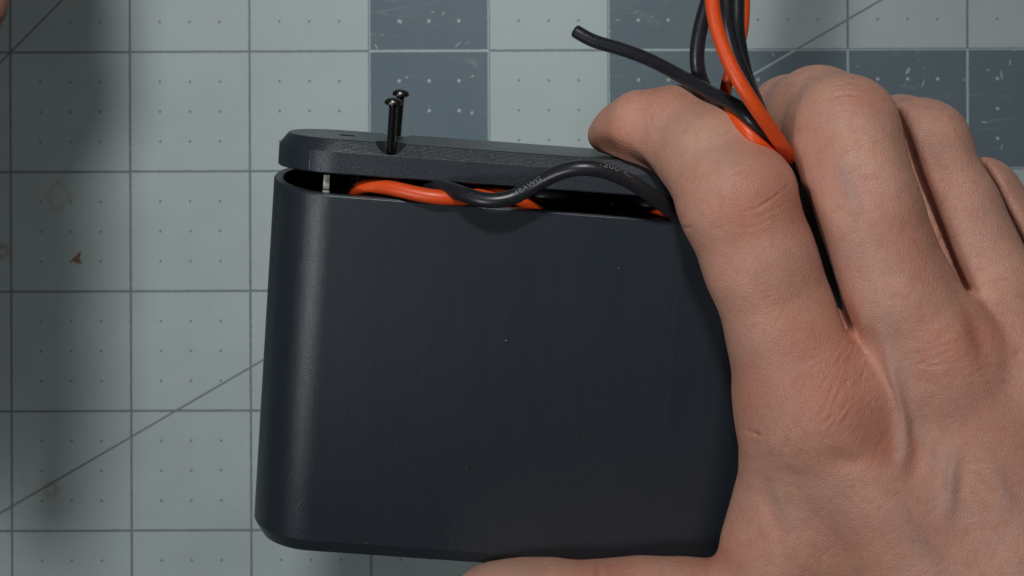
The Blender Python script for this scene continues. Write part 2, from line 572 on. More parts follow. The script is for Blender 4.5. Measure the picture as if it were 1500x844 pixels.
def rotm(th, rho, yaw):
    # picture frame: x right, y down, z to the camera; returned in world axes
    def rot(ax, t):
        K = np.array([[0, -ax[2], ax[1]], [ax[2], 0, -ax[0]], [-ax[1], ax[0], 0]], float)
        return np.eye(3) + math.sin(t) * K + (1 - math.cos(t)) * K @ K
    m = rot((0, 0, 1), rho) @ rot((1, 0, 0), th) @ rot((0, 1, 0), yaw) @ np.array([[1, 0, 0], [0, -1, 0], [0, 0, 1.0]])
    m[1] *= -1
    return Matrix(m.tolist())


LID_M = rotm(math.radians(-8.49055), math.radians(4.46135), math.radians(3.17213))
LID_O = Vector((-28.1175, 19.5324, 122.2174))
LH, LCW, LCH, LR = 3.519, 1.505, 1.902, 9.897
S = lambda ins, u: stadium(ins, u, LR, A1 - 0.3)
rings = [S(2.1, 1.2), S(2.1, 0.0), S(0.2, 0.0), S(0, 0.2), S(0, LH - 0.08), S(0.08, LH + 0.05), S(LCW - 0.1, LH + LCH - 0.12), S(LCW + 0.12, LH + LCH)]
v, f = loft(rings)
lid = link('case_lid', mesh_from('case_lid', v, f, True, 24), M_LIDPRINT)
lid.matrix_world = frame_empty(LID_M, LID_O)
tag(lid, 'black plastic lid with sloping rim propped up on the wires above the case', 'lid')


def lid_px(a, u, n):
    w = LID_O + LID_M @ Vector((a, u, n))
    Z = CAM_H - w.z
    return 750 + F_PX * w.x / Z, 422 - F_PX * w.y / Z


def solve_a(px, u, n):
    a = 5.0
    for _ in range(30): a += (px - lid_px(a, u, n)[0]) / 9.0
    return a


TOPU = LH + LCH
hole1 = (solve_a(572.5, TOPU, 8.1), 8.1)
hole2 = (solve_a(582.0, TOPU, -7.6), -7.6)
cutters = []
for (a, n) in (hole1, hole2):
    prof = [(0.9, -1), (0.9, TOPU - 2.9), (1.75, TOPU - 1.7), (2.45, TOPU - 0.2), (2.5, TOPU + 3)]
    v, f = lathe(prof, 32)
    v = [Vector((q.x + a * MM, q.z, -q.y + n * MM)) for q in v]
    cutters.append(mesh_from('cutter', v, f, False))
ah = solve_a(509, TOPU, 0.6)
v, f = lathe([(1.35, -1), (1.35, TOPU + 3)], 28)
cutters.append(mesh_from('cutter', [Vector((q.x + ah * MM, q.z, -q.y + 0.6 * MM)) for q in v], f, False))
cut(lid, cutters)
# thin ridges added for the light strip up the rounded corner
for (ad, w) in ((28, 0.28), (23.5, 0.14)):
    t0 = math.pi / 2 + math.radians(ad)
    p = Vector((math.cos(t0), 0, math.sin(t0))) * (LR - 0.05)
    bmx = box_geo(-w, w, 0.3, LH - 0.05, -0.14, 0.14, 0.09)
    for vv in bmx.verts:
        q = Matrix.Rotation(-math.radians(ad), 3, 'Y') @ vv.co
        vv.co = q + p * MM
    s_ = link('highlight_ridge', bm_mesh('highlight_ridge', bmx), M_LIDPRINT, lid)

# dust on the front wall
bm = bmesh.new()
for (a, u, r) in ((0, 0, 0),):
    pass
def case_at(px, py, n=R0):
    a, u = 30.0, -20.0
    for _ in range(40):
        w = SH_O + SH_M @ Vector((a, u, n)); Z = CAM_H - w.z
        a += (px - (750 + F_PX * w.x / Z)) / 9.0; u -= (py - (422 - F_PX * w.y / Z)) / 9.0
    return a, u
for (px, py, r) in ((741, 499, 0.26), (683, 685, 0.16), (906, 393, 0.2), (860, 757, 0.12), (960, 530, 0.1), (655, 781, 0.12), (536, 796, 0.16), (845, 640, 0.1), (420, 735, 0.12)):
    a, u = case_at(px, py)
    n = R0
    if a < 0: n = math.sqrt(max(0, R0 ** 2 - a * a))
    res = bmesh.ops.create_icosphere(bm, subdivisions=1, radius=1)
    for q in res['verts']:
        q.co = (Vector((a, u, n)) + Vector((q.co.x * r * rnd.uniform(0.3, 0.8), q.co.y * r * rnd.uniform(0.3, 0.8), q.co.z * 0.07))) * MM
tag(link('dust_specks', bm_mesh('dust_specks', bm), M_DUST, case), kind='stuff')

# battery pack inside the case
pack = bpy.data.objects.new('battery_pack', None); COL.objects.link(pack)
pack.matrix_world = frame_empty(SH_M, SH_O)
tag(pack, 'dark wrapped battery pack inside the open case behind the wires', 'battery')
link('cell_wrap', bm_mesh('cell_wrap', box_geo(6, 64, -57, -4.5, -7.0, 7.4, 2.5)), M_WRAP, pack)
link('circuit_board', bm_mesh('circuit_board', box_geo(2.2, 9.0, -14, -0.4, -3.4, -2.4, 0.1)), M_SLEEVE, pack)


def pack_tab():
    a = case_at(478, 270, 7.0)[0]
    bm = box_geo(a - 0.55, a + 0.55, -7, -0.1, 6.6, 7.0, 0.1)
    b2 = box_geo(a - 0.50, a + 0.50, 0.08, 2.5, 6.55, 6.95, 0.1)
    m2 = bpy.data.meshes.new('x'); b2.to_mesh(m2); b2.free(); bm.from_mesh(m2)
    return bm_mesh('metal_tab', bm)


link('metal_tab', pack_tab(), M_NICKEL, pack)
for da in (2.6, 5.0):
    a = case_at(478, 270, 3.0)[0] + da
    link('board_pin', bm_mesh('board_pin', box_geo(a - 0.16, a + 0.16, -6, 1.6, 1.6, 1.9, 0.05)), M_COPPER if da > 3 else M_SLEEVE, pack)
# crumpled edge of the film wrap, a thin lip that catches light
path = spline([SH_O + SH_M @ Vector(q) for q in ((30, -1.6, 7.6), (36, -1.0, 8.0), (40, -1.3, 8.0), (45, -0.6, 7.8), (50, -1.2, 8.0), (56, -1.5, 7.7), (61, -1.9, 7.4))], 0.5)
fr = frames(path); vs, fs = [], []
for i, (q, tt, n, b) in enumerate(fr):
    w = 1.6 + 0.3 * math.sin(i * 0.9)
    for off in (Vector((0, 0, 0)), Vector((0, -w, -0.5)), Vector((0, -w, -0.56)), Vector((0, -0.02, -0.06))):
        vs.append((SH_M.transposed() @ (q - SH_O) + off) * MM)
for i in range(len(fr) - 1):
    for k in range(4):
        fs.append((i * 4 + k, i * 4 + (k + 1) % 4, (i + 1) * 4 + (k + 1) % 4, (i + 1) * 4 + k))
link('film_edge', mesh_from('film_edge', vs, fs, True, 40), M_WRAP, pack)

# ------------------------------------------------------------------ screws


def make_screw(a, n, head_py, label, tilt):
    root = bpy.data.objects.new('screw', None); COL.objects.link(root)
    # height of the head over the lid top from its picture position
    u = 6.0
    for _ in range(40): u -= (head_py - lid_px(a, TOPU + u, n)[1]) / 9.0
    m = LID_M.to_4x4(); m.translation = (LID_O + LID_M @ Vector((a, TOPU, n))) * MM
    root.matrix_world = m @ Matrix.Rotation(math.radians(tilt), 4, 'Z') @ Matrix.Rotation(-math.pi / 2, 4, 'X')
    tag(root, label, 'screw', 'small black screws standing in the lid')
    z1 = u - 0.6
    prof = [(0.0001, -1.8), (0.5, -1.75)]
    z = -1.6
    while z < z1 - 0.35:
        prof += [(0.55, z), (0.80, z + 0.14), (0.80, z + 0.17), (0.55, z + 0.31)]
        z += 0.36
    prof += [(0.66, z1 - 0.15), (0.70, z1 + 0.05)]
    v, f = lathe(prof, 20)
    link('shank', mesh_from('shank', v, f, True, 25), M_STEEL, root)
    prof = [(0.0001, z1), (1.15, z1), (1.36, z1 + 0.14), (1.40, z1 + 0.45), (1.28, z1 + 0.78), (0.98, z1 + 1.02), (0.55, z1 + 1.14), (0.0001, z1 + 1.17)]
    v, f = lathe(prof, 28)
    hd = link('head', mesh_from('head', v, f, True, 45), M_STEEL, root)
    # cross recess
    c1 = bm_mesh('c', box_geo(-0.65, 0.65, -0.13, 0.13, z1 + 0.65, z1 + 2), False)
    c2 = bm_mesh('c', box_geo(-0.13, 0.13, -0.65, 0.65, z1 + 0.64, z1 + 2), False)
    bpy.context.view_layer.update()
    cut(hd, [c1, c2])
    return root


make_screw(hole1[0], hole1[1], 148.5, 'black screw at the front edge of the lid, nearer of the two', 0.5)
make_screw(hole2[0], hole2[1], 136.0, 'black screw at the back edge of the lid, half hidden behind the other', -0.8)

# ------------------------------------------------------------------ wires
RW = 1.25


def wire(name, pts, mat, label, r=RW, hollow=None, cat='wire', group=None):
    path = spline([P(*q) for q in pts])
    o = link(name, tube_mesh(name, path, r, 18, hollow), mat)
    tag(o, label, cat, group)
    return o, path


wire('orange_wire', [(512, 312, 116), (513, 298, 120), (517, 286, 124.5), (528, 275.5, 128), (550, 272, 129), (580, 277, 131), (620, 286, 132), (655, 290, 132),
                     (688, 289, 130), (715, 284, 127.5), (740, 285, 127), (760, 293, 127), (778, 304, 125), (800, 320, 120)], M_ORANGE,
     'orange wire bent out of the left of the case and twisted with a black one', 1.2)
bw, bpath = wire('black_wire', [(560, 290, 118), (590, 273, 124), (620, 270, 128), (650, 275, 131), (680, 285, 134), (705, 293, 135.3), (730, 294.5, 135.8), (755, 288, 135.5), (780, 273, 136),
                         (810, 256, 137.3), (840, 246.5, 138.5), (865, 246, 138.7), (895, 253, 138), (925, 267, 136.5), (955, 287, 134), (985, 310, 130), (1010, 330, 126), (1030, 345, 120)], M_BLACKW,
     'black wire with pale printing that arches out over the lid front')
wire('orange_wire', [(520, 312, 114), (540, 298, 118), (565, 292, 121), (600, 296, 123), (640, 303, 123), (690, 312, 119), (740, 322, 114)], M_ORANGE,
     'orange wire deep in shade under the lid, below the twisted pair', 1.1)
wire('black_wire', [(700, 302, 112), (735, 294, 116), (770, 287, 123), (805, 286, 125.3), (850, 291, 122), (895, 300, 120), (930, 300, 123), (955, 300, 124.5), (985, 312, 122), (1015, 330, 118)], M_BLACKW,
     'black wire lying inside the gap under the arched printed wire', 1.15)
wire('orange_wire', [(905, 306, 118), (935, 301, 122), (962, 305, 124.5), (985, 314, 124), (1010, 330, 121), (1030, 345, 118)], M_ORANGE,
     'short visible bit of orange wire in the gap beside the index finger', 1.1)

wire('black_wire', [(842, 45, 122), (868, 60, 123), (905, 70.5, 125), (950, 87, 128), (1000, 113, 133), (1045, 138, 138.5), (1080, 156, 143), (1106, 182, 144), (1135, 213, 140.5), (1160, 250, 133), (1180, 292, 126)], M_BLACKW,
     'loose black wire with a cut end pointing left above the index finger', 1.1, 0.65)
wire('orange_wire', [(1175, -900, 160), (1150, -640, 155), (1090, -360, 151), (1052, -180, 150), (1041, -80, 150), (1043, 0, 150), (1050, 42, 149.5), (1066, 87, 149.5), (1086, 125, 149.5), (1110, 162, 148), (1134, 196, 144.5), (1152, 226, 140), (1165, 252, 134), (1180, 296, 126)], M_ORANGE,
     'thick orange wire in front of the bundle between index and middle finger', 1.14)
wire('orange_wire', [(1160, -900, 150), (1135, -640, 146), (1100, -360, 141), (1090, -180, 139), (1089, -70, 138), (1090, 5, 138), (1087, 48, 138), (1075, 90, 138), (1064, 122, 136), (1062, 145, 136), (1073, 167, 141), (1101, 200, 143.8), (1133, 227, 141.5), (1156, 243, 137), (1174, 275, 128)], M_ORANGE,
     'thinner orange wire that weaves behind the black wires of the bundle', 0.95)
wire('black_wire', [(1190, -900, 150), (1165, -640, 144), (1110, -360, 138), (1078, -190, 136), (1058, -80, 136), (1042, -15, 136), (1029, 28, 135), (1021, 70, 134), (1022, 103, 133), (1033, 132, 131), (1052, 165, 126), (1085, 205, 124), (1130, 245, 124)], M_BLACKW,
     'black wire bowing out leftmost of the bundle behind the orange one', 1.2)
wire('black_wire', [(1185, -900, 156), (1158, -640, 150), (1104, -360, 146), (1070, -190, 145), (1063, -80, 145), (1064, 0, 145), (1067, 42, 144.5), (1079, 85, 143.5), (1095, 125, 142.5), (1113, 165, 141.5), (1136, 206, 138), (1158, 242, 133.5), (1176, 282, 127)], M_BLACKW,
     'black wire running down just right of the thick orange wire', 1.12)
wire('black_wire', [(1172, -900, 146), (1145, -640, 143), (1112, -360, 141), (1092, -200, 141), (1081, -80, 141), (1079, 0, 141), (1079, 40, 141), (1085, 80, 140), (1094, 118, 139), (1106, 147, 136), (1124, 190, 132), (1150, 235, 128)], M_BLACKW,
     'black wire farthest back in the bundle beside the thin orange wire', 1.2)
wire('heat_shrink_sleeve', [(1148, 222, 138.5), (1162, 250, 134.5), (1177, 280, 129), (1195, 320, 124), (1213, 365, 119), (1232, 412, 115), (1255, 455, 111), (1275, 490, 106)], M_SLEEVE,
     'black heat shrink sleeve gathering the wires between two fingers', lambda s: 2.2 + 0.6 * s, None, 'sleeve')  # lower end lengthened and widened as dark fill for the shaded finger gap


def print_on_wire(text, path, px0, px1, hgt, roll):
    """flat lettering wrapped round the wire along its run"""
    fr = frames(path)
    s = [0.0]
    for i in range(1, len(path)): s.append(s[-1] + (path[i] - path[i - 1]).length)
    pxs = [750 + F_PX * q.x / (CAM_H - q.z) for q in path]
    i0 = min(range(len(path)), key=lambda i: abs(pxs[i] - px0)); i1 = min(range(len(path)), key=lambda i: abs(pxs[i] - px1))
    cu = bpy.data.curves.new('t', 'FONT'); cu.body = text; cu.size = 1.0; cu.extrude = 0.0; cu.resolution_u = 2
    to = bpy.data.objects.new('t', cu); COL.objects.link(to)
    bpy.context.view_layer.update()
    me = bpy.data.meshes.new_from_object(to.evaluated_get(bpy.context.evaluated_depsgraph_get()))
    bpy.data.objects.remove(to)
    me.materials.clear()
    bmm = bmesh.new(); bmm.from_mesh(me)
    bmesh.ops.triangulate(bmm, faces=bmm.faces)
    bmesh.ops.subdivide_edges(bmm, edges=[e for e in bmm.edges if e.calc_length() > 0.2], cuts=1)
    xs = [v.co.x for v in bmm.verts]; ys = [v.co.y for v in bmm.verts]
    xa, xb, yc, yh = min(xs), max(xs), (min(ys) + max(ys)) / 2, max(ys) - min(ys)
    L = s[i1] - s[i0]
    for v in bmm.verts:
        d = s[i0] + (v.co.x - xa) / (xb - xa) * L
        i = max(0, min(len(s) - 2, next((k for k in range(len(s)) if s[k] > d), len(s) - 1) - 1))
        f_ = (d - s[i]) / max(1e-9, s[i + 1] - s[i])
        c = path[i].lerp(path[i + 1], f_)
        t = (path[i + 1] - path[i]).normalized()
        up = Vector((0, 0, 1)); up = (up - t * up.dot(t)).normalized()
        side = up.cross(t)
        ang = (v.co.y - yc) / yh * hgt / RW + roll
        nrm = up * math.cos(ang) + side * math.sin(ang)
        v.co = (c + nrm * (RW + 0.03)) * MM
    bmm.to_mesh(me); bmm.free()
    me.name = 'lettering'
    return link('lettering', me, M_INK, bw)


print_on_wire('18AWG', bpath, 757, 799, 0.85, 0.35)
print_on_wire('-200\u00b0C', bpath, 876, 917, 0.8, 0.75)

# ------------------------------------------------------------------ hands


def smin(a, b, k):
    h = np.clip(0.5 + 0.5 * (b - a) / k, 0, 1)
    return b + (a - b) * h - k * h * (1 - h)


class Field:
    def __init__(self, lo, hi, vox):
        self.lo = np.array(lo, np.float32); self.vox = vox
        n = [int((hi[i] - lo[i]) / vox) + 1 for i in range(3)]
        ax = [np.arange(n[i], dtype=np.float32) * vox + lo[i] for i in range(3)]
        self.X, self.Y, self.Z = ax[0][:, None, None], ax[1][None, :, None], ax[2][None, None, :]
        self.shape = n

    def cone(self, a, b, ra, rb, sl):
        X, Y, Z = self.X[sl[0]], self.Y[:, sl[1]], self.Z[:, :, sl[2]]
        a = np.array(a, np.float32); ab = np.array(b, np.float32) - a
        l2 = np.float32(float((ab * ab).sum()) or 1e-9)
        t = np.clip(((X - a[0]) * ab[0] + (Y - a[1]) * ab[1] + (Z - a[2]) * ab[2]) / l2, 0, 1)
        dx = X - (a[0] + t * ab[0]); dy = Y - (a[1] + t * ab[1]); dz = Z - (a[2] + t * ab[2])
        return np.sqrt(dx * dx + dy * dy + dz * dz) - (np.float32(ra) + t * np.float32(rb - ra))

    def chain(self, pts, k, pad=8.5):
        """pts: (Vector, radius); smooth union of the cones between them, worked out only near them"""
        sl = []
        for ax in range(3):
            lo = min(p[ax] - r for p, r in pts) - pad; hi = max(p[ax] + r for p, r in pts) + pad
            i0 = max(0, int((lo - self.lo[ax]) / self.vox)); i1 = min(self.shape[ax], int((hi - self.lo[ax]) / self.vox) + 2)
            sl.append(slice(i0, i1))
        d = None
        for (a, ra), (b, rb) in zip(pts, pts[1:]):
            c = self.cone(tuple(a), tuple(b), ra, rb, sl)
            d = c if d is None else smin(d, c, np.float32(k))
        out = np.full(self.shape, 12.0, np.float32)
        out[tuple(sl)] = d
        return out


def surface_net(D, lo, vox):
    nx, ny, nz = D.shape
    s = D < 0
    cnt = np.zeros((nx - 1, ny - 1, nz - 1), np.int8)
    for i in (0, 1):
        for j in (0, 1):
            for k in (0, 1):
                cnt += s[i:nx - 1 + i, j:ny - 1 + j, k:nz - 1 + k]
    act = (cnt > 0) & (cnt < 8)
    idx = np.full(act.shape, -1, np.int64)
    C = np.argwhere(act)
    idx[act] = np.arange(len(C))
    acc = np.zeros((len(C), 3)); num = np.zeros(len(C))
    for ax in range(3):
        for u in (0, 1):
            for w in (0, 1):
                o0 = [0, 0, 0]; others = [a for a in range(3) if a != ax]
                o0[others[0]] = u; o0[others[1]] = w
                o1 = o0[:]; o1[ax] = 1
                d0 = D[C[:, 0] + o0[0], C[:, 1] + o0[1], C[:, 2] + o0[2]]; d1 = D[C[:, 0] + o1[0], C[:, 1] + o1[1], C[:, 2] + o1[2]]
                m = (d0 < 0) != (d1 < 0)
                t = d0[m] / (d0[m] - d1[m])
                p = np.tile(np.array(o0, float), (m.sum(), 1)); p[:, ax] += t
                acc[m] += p; num[m] += 1
    V = (C + acc / num[:, None]) * vox + np.array(lo)
    quads = []
    for ax in range(3):
        b, c = [a for a in range(3) if a != ax]
        sl0 = [slice(1, -1)] * 3; sl1 = [slice(1, -1)] * 3
        sl0[ax] = slice(0, -1); sl1[ax] = slice(1, None)
        m = s[tuple(sl0)] != s[tuple(sl1)]
        E = np.argwhere(m)
        E[:, b] += 1; E[:, c] += 1
        flip = s[E[:, 0], E[:, 1], E[:, 2]]
        q = []
        for (u, w) in ((-1, -1), (0, -1), (0, 0), (-1, 0)):
            e = E.copy(); e[:, b] += u; e[:, c] += w
            q.append(idx[e[:, 0], e[:, 1], e[:, 2]])
        q = np.stack(q, 1)
        if ax == 1: flip = ~flip
        q[~flip] = q[~flip][:, ::-1]
        quads.append(q)
    return V, np.concatenate(quads)


def grid_mesh(name, V, Q):
    me = bpy.data.meshes.new(name)
    me.vertices.add(len(V)); me.vertices.foreach_set('co', (V * MM).astype(np.float32).ravel())
    me.loops.add(len(Q) * 4); me.loops.foreach_set('vertex_index', Q.astype(np.int32).ravel())
    me.polygons.add(len(Q)); me.polygons.foreach_set('loop_start', np.arange(0, len(Q) * 4, 4, dtype=np.int32))
    me.polygons.foreach_set('use_smooth', np.ones(len(Q), bool))
    me.update(calc_edges=True); me.validate()
    return me


def smooth_verts(V, Q, it, lam=0.5):
    E = np.concatenate([Q[:, [0, 1]], Q[:, [1, 2]], Q[:, [2, 3]], Q[:, [3, 0]]])
    n = len(V); deg = np.bincount(E.ravel(), minlength=n).astype(float)
    for k in range(it):
        for l in (lam, -lam * 1.04):
            S_ = np.zeros_like(V)
            for a in range(3):
                S_[:, a] = np.bincount(E[:, 0], V[E[:, 1], a], n) + np.bincount(E[:, 1], V[E[:, 0], a], n)
            V = V + l * (S_ / deg[:, None] - V)
    return V


def subdivide(V, Q):
    """one level of quad subdivision (linear; smoothed afterwards)"""
    E = np.sort(np.concatenate([Q[:, [0, 1]], Q[:, [1, 2]], Q[:, [2, 3]], Q[:, [3, 0]]]), 1)
    key = E[:, 0] * len(V) + E[:, 1]
    uk, inv = np.unique(key, return_inverse=True)
    e0, e1 = uk // len(V), uk % len(V)
    nv, nq = len(V), len(Q)
    mid = (V[e0] + V[e1]) / 2; cen = V[Q].mean(1)
    em = (inv + nv).reshape(4, nq)
    c = np.arange(nq) + nv + len(uk)
    Vn = np.concatenate([V, mid, cen])
    Qn = np.concatenate([np.stack([Q[:, i], em[i], c, em[(i + 3) % 4]], 1) for i in range(4)])
    return Vn, Qn


def normals(V, Q):
    fn = np.cross(V[Q[:, 2]] - V[Q[:, 0]], V[Q[:, 3]] - V[Q[:, 1]])
    N = np.zeros_like(V)
    for k in range(4):
        for a in range(3): N[:, a] += np.bincount(Q[:, k], fn[:, a], len(V))
    return N / np.maximum(1e-12, np.linalg.norm(N, axis=1))[:, None]


def pr(*l):
    return [(P(x, y, h), r) for (x, y, h, r) in l]


def seg_dist2(px, py, poly):
    """distance in picture px to a polyline, with 0..1 position along it"""
    best = np.full(len(px), 1e9); pos = np.zeros(len(px)); side = np.zeros(len(px))
    L = [math.dist(a, b) for a, b in zip(poly, poly[1:])]; tot = sum(L); run = 0
    for (a, b), l in zip(zip(poly, poly[1:]), L):
        dx, dy = b[0] - a[0], b[1] - a[1]
        t = np.clip(((px - a[0]) * dx + (py - a[1]) * dy) / (l * l), 0, 1)
        d = np.hypot(px - a[0] - t * dx, py - a[1] - t * dy)
        m = d < best
        best[m] = d[m]; pos[m] = (run + t[m] * l) / tot
        run += l
    return best, pos


INDEX = pr((1208, 592, 134.5, 10.6), (1150, 480, 136.5, 9.0), (1115, 385, 139, 8.8), (1080, 292, 140.5, 9.2), (1045, 232, 136, 8.2), (988, 191, 130, 7.0), (935, 186, 128.5, 5.5), (907, 191, 125.5, 4.1), (886, 198, 123.5, 2.8))
MIDDLE = pr((1384, 525, 137, 9.6), (1314, 430, 139.5, 8.7), (1269, 310, 141, 8.5), (1237, 192, 138.5, 8.6), (1200, 174, 129, 8.2), (1158, 178, 118, 7.3), (1125, 190, 108, 6.4), (1105, 205, 101, 5.2))
RING = pr((1512, 545, 134.5, 9.4), (1455, 430, 133, 8.2), (1394, 310, 132, 7.8), (1350, 219, 129.5, 7.9), (1320, 208, 121, 7.4), (1290, 225, 111, 6.7), (1272, 255, 103, 5.6))
PINKY = pr((1640, 580, 130, 8.6), (1565, 460, 128.5, 7.4), (1496, 376, 126, 7.0), (1434, 294, 122, 6.9), (1416, 290, 114, 6.2), (1396, 312, 106, 5.4))
THUMB = pr((1200, 925, 116, 12.0), (1080, 914, 116, 10.4), (1000, 908, 116, 9.9), (935, 905, 116, 9.75), (882, 903, 115.5, 8.9), (800, 901, 115, 9.05), (752, 897, 114.5, 8.5), (722, 893, 114, 7.6))

vox = 0.55
fd = Field((-14, -150, 90), (142, 42, 156), vox)
palm = None
wrist = [P(1560, 1130, 122), P(1625, 1110, 123), P(1690, 1095, 121), P(1745, 1085, 118)]
for ch, w, r in zip((INDEX, MIDDLE, RING, PINKY), wrist, (12.5, 12.5, 12.0, 11.5)):
    m0, r0 = ch[0]
    c = fd.chain([(m0 + Vector((0, 0, -1.5)), r0 + 0.6), ((m0 + w) / 2 + Vector((0, 0, 0.5)), 11.2), (w, r)], 4)
    palm = c if palm is None else smin(palm, c, 7)
for seg, k in ((pr((1158, 520, 132, 8.6), (1167, 575, 130.5, 9.0), (1170, 640, 128.5, 8.4), (1171, 705, 125, 8.6), (1164, 765, 122, 9.2), (1140, 812, 120, 9.6)), 5),
               (pr((1190, 760, 121, 10), (1330, 800, 118, 14), (1500, 900, 116, 15)), 6),
               (pr((1200, 925, 116, 12), (1400, 1030, 115, 15), (1580, 1110, 116, 15)), 6),
               (pr((1420, 640, 122, 12), (1600, 700, 119, 12)), 6),
               ([(P(1640, 1110, 121), 17), (Vector((135, -150, 116)), 24)], 6),
               ([(P(1700, 1090, 120), 15), (Vector((150, -140, 114)), 22)], 6)):
    palm = smin(palm, fd.chain(seg, 4), k)
# webs between the finger roots
for a, b in ((INDEX, MIDDLE), (MIDDLE, RING), (RING, PINKY)):
    q = (a[0][0].lerp(a[1][0], 0.38) + b[0][0].lerp(b[1][0], 0.38)) / 2 + Vector((0, 0, -6))
    palm = smin(palm, fd.chain([(q, 4.5), ((a[0][0] + b[0][0]) / 2 + Vector((0, 0, -3)), 8.0)], 3), 5)
total = None
for ch in (INDEX, MIDDLE, RING, PINKY):
    hfin = smin(fd.chain(ch, 1.6), palm, 4.0)
    total = hfin if total is None else smin(total, hfin, 0.35)
thumb = fd.chain(THUMB, 2.2)
total = smin(total, thumb, 3.2)


def slit(pts, h, floor, w0, w1, k=0.9):
    """opens the cleft between two fingers that lie against each other; pts in picture px at height h"""
    global total
    poly = [P(x, y, h) for x, y in pts]
    xs = [p.x for p in poly]; ys = [p.y for p in poly]
    ix = slice(max(0, int((min(xs) - 3 - fd.lo[0]) / vox)), int((max(xs) + 3 - fd.lo[0]) / vox) + 2)
    iy = slice(max(0, int((min(ys) - 3 - fd.lo[1]) / vox)), int((max(ys) + 3 - fd.lo[1]) / vox) + 2)
    X, Y = np.broadcast_arrays(fd.X[ix, :, 0], fd.Y[:, iy, 0])
    d, t = seg_dist2(X.ravel(), Y.ravel(), [(p.x, p.y) for p in poly])
    d = (d - (w0 + (w1 - w0) * t)).reshape(X.shape)[:, :, None]
    fl = floor[0] + (floor[1] - floor[0]) * t.reshape(X.shape)[:, :, None]
    sheet = np.maximum(d, fl - fd.Z)
    sub = total[ix, iy, :]
    total[ix, iy, :] = -smin(-sub, sheet.astype(np.float32), k)


slit([(1176, 285), (1190, 322), (1204, 365), (1219, 412), (1231, 452), (1240, 480)], 138, (116, 136), 0.62, 0.42, 1.1)
slit([(1318, 165), (1331, 210), (1346, 258), (1368, 322), (1394, 388), (1410, 425)], 134, (128, 133), 0.50, 0.42, 1.5)
slit([(1434, 224), (1460, 276), (1486, 340), (1506, 392)], 128, (120, 126), 0.50, 0.42, 1.5)
V, Q = surface_net(total, fd.lo, vox)
V = smooth_verts(V, Q, 6)
V, Q = subdivide(V, Q)
V = smooth_verts(V, Q, 4)


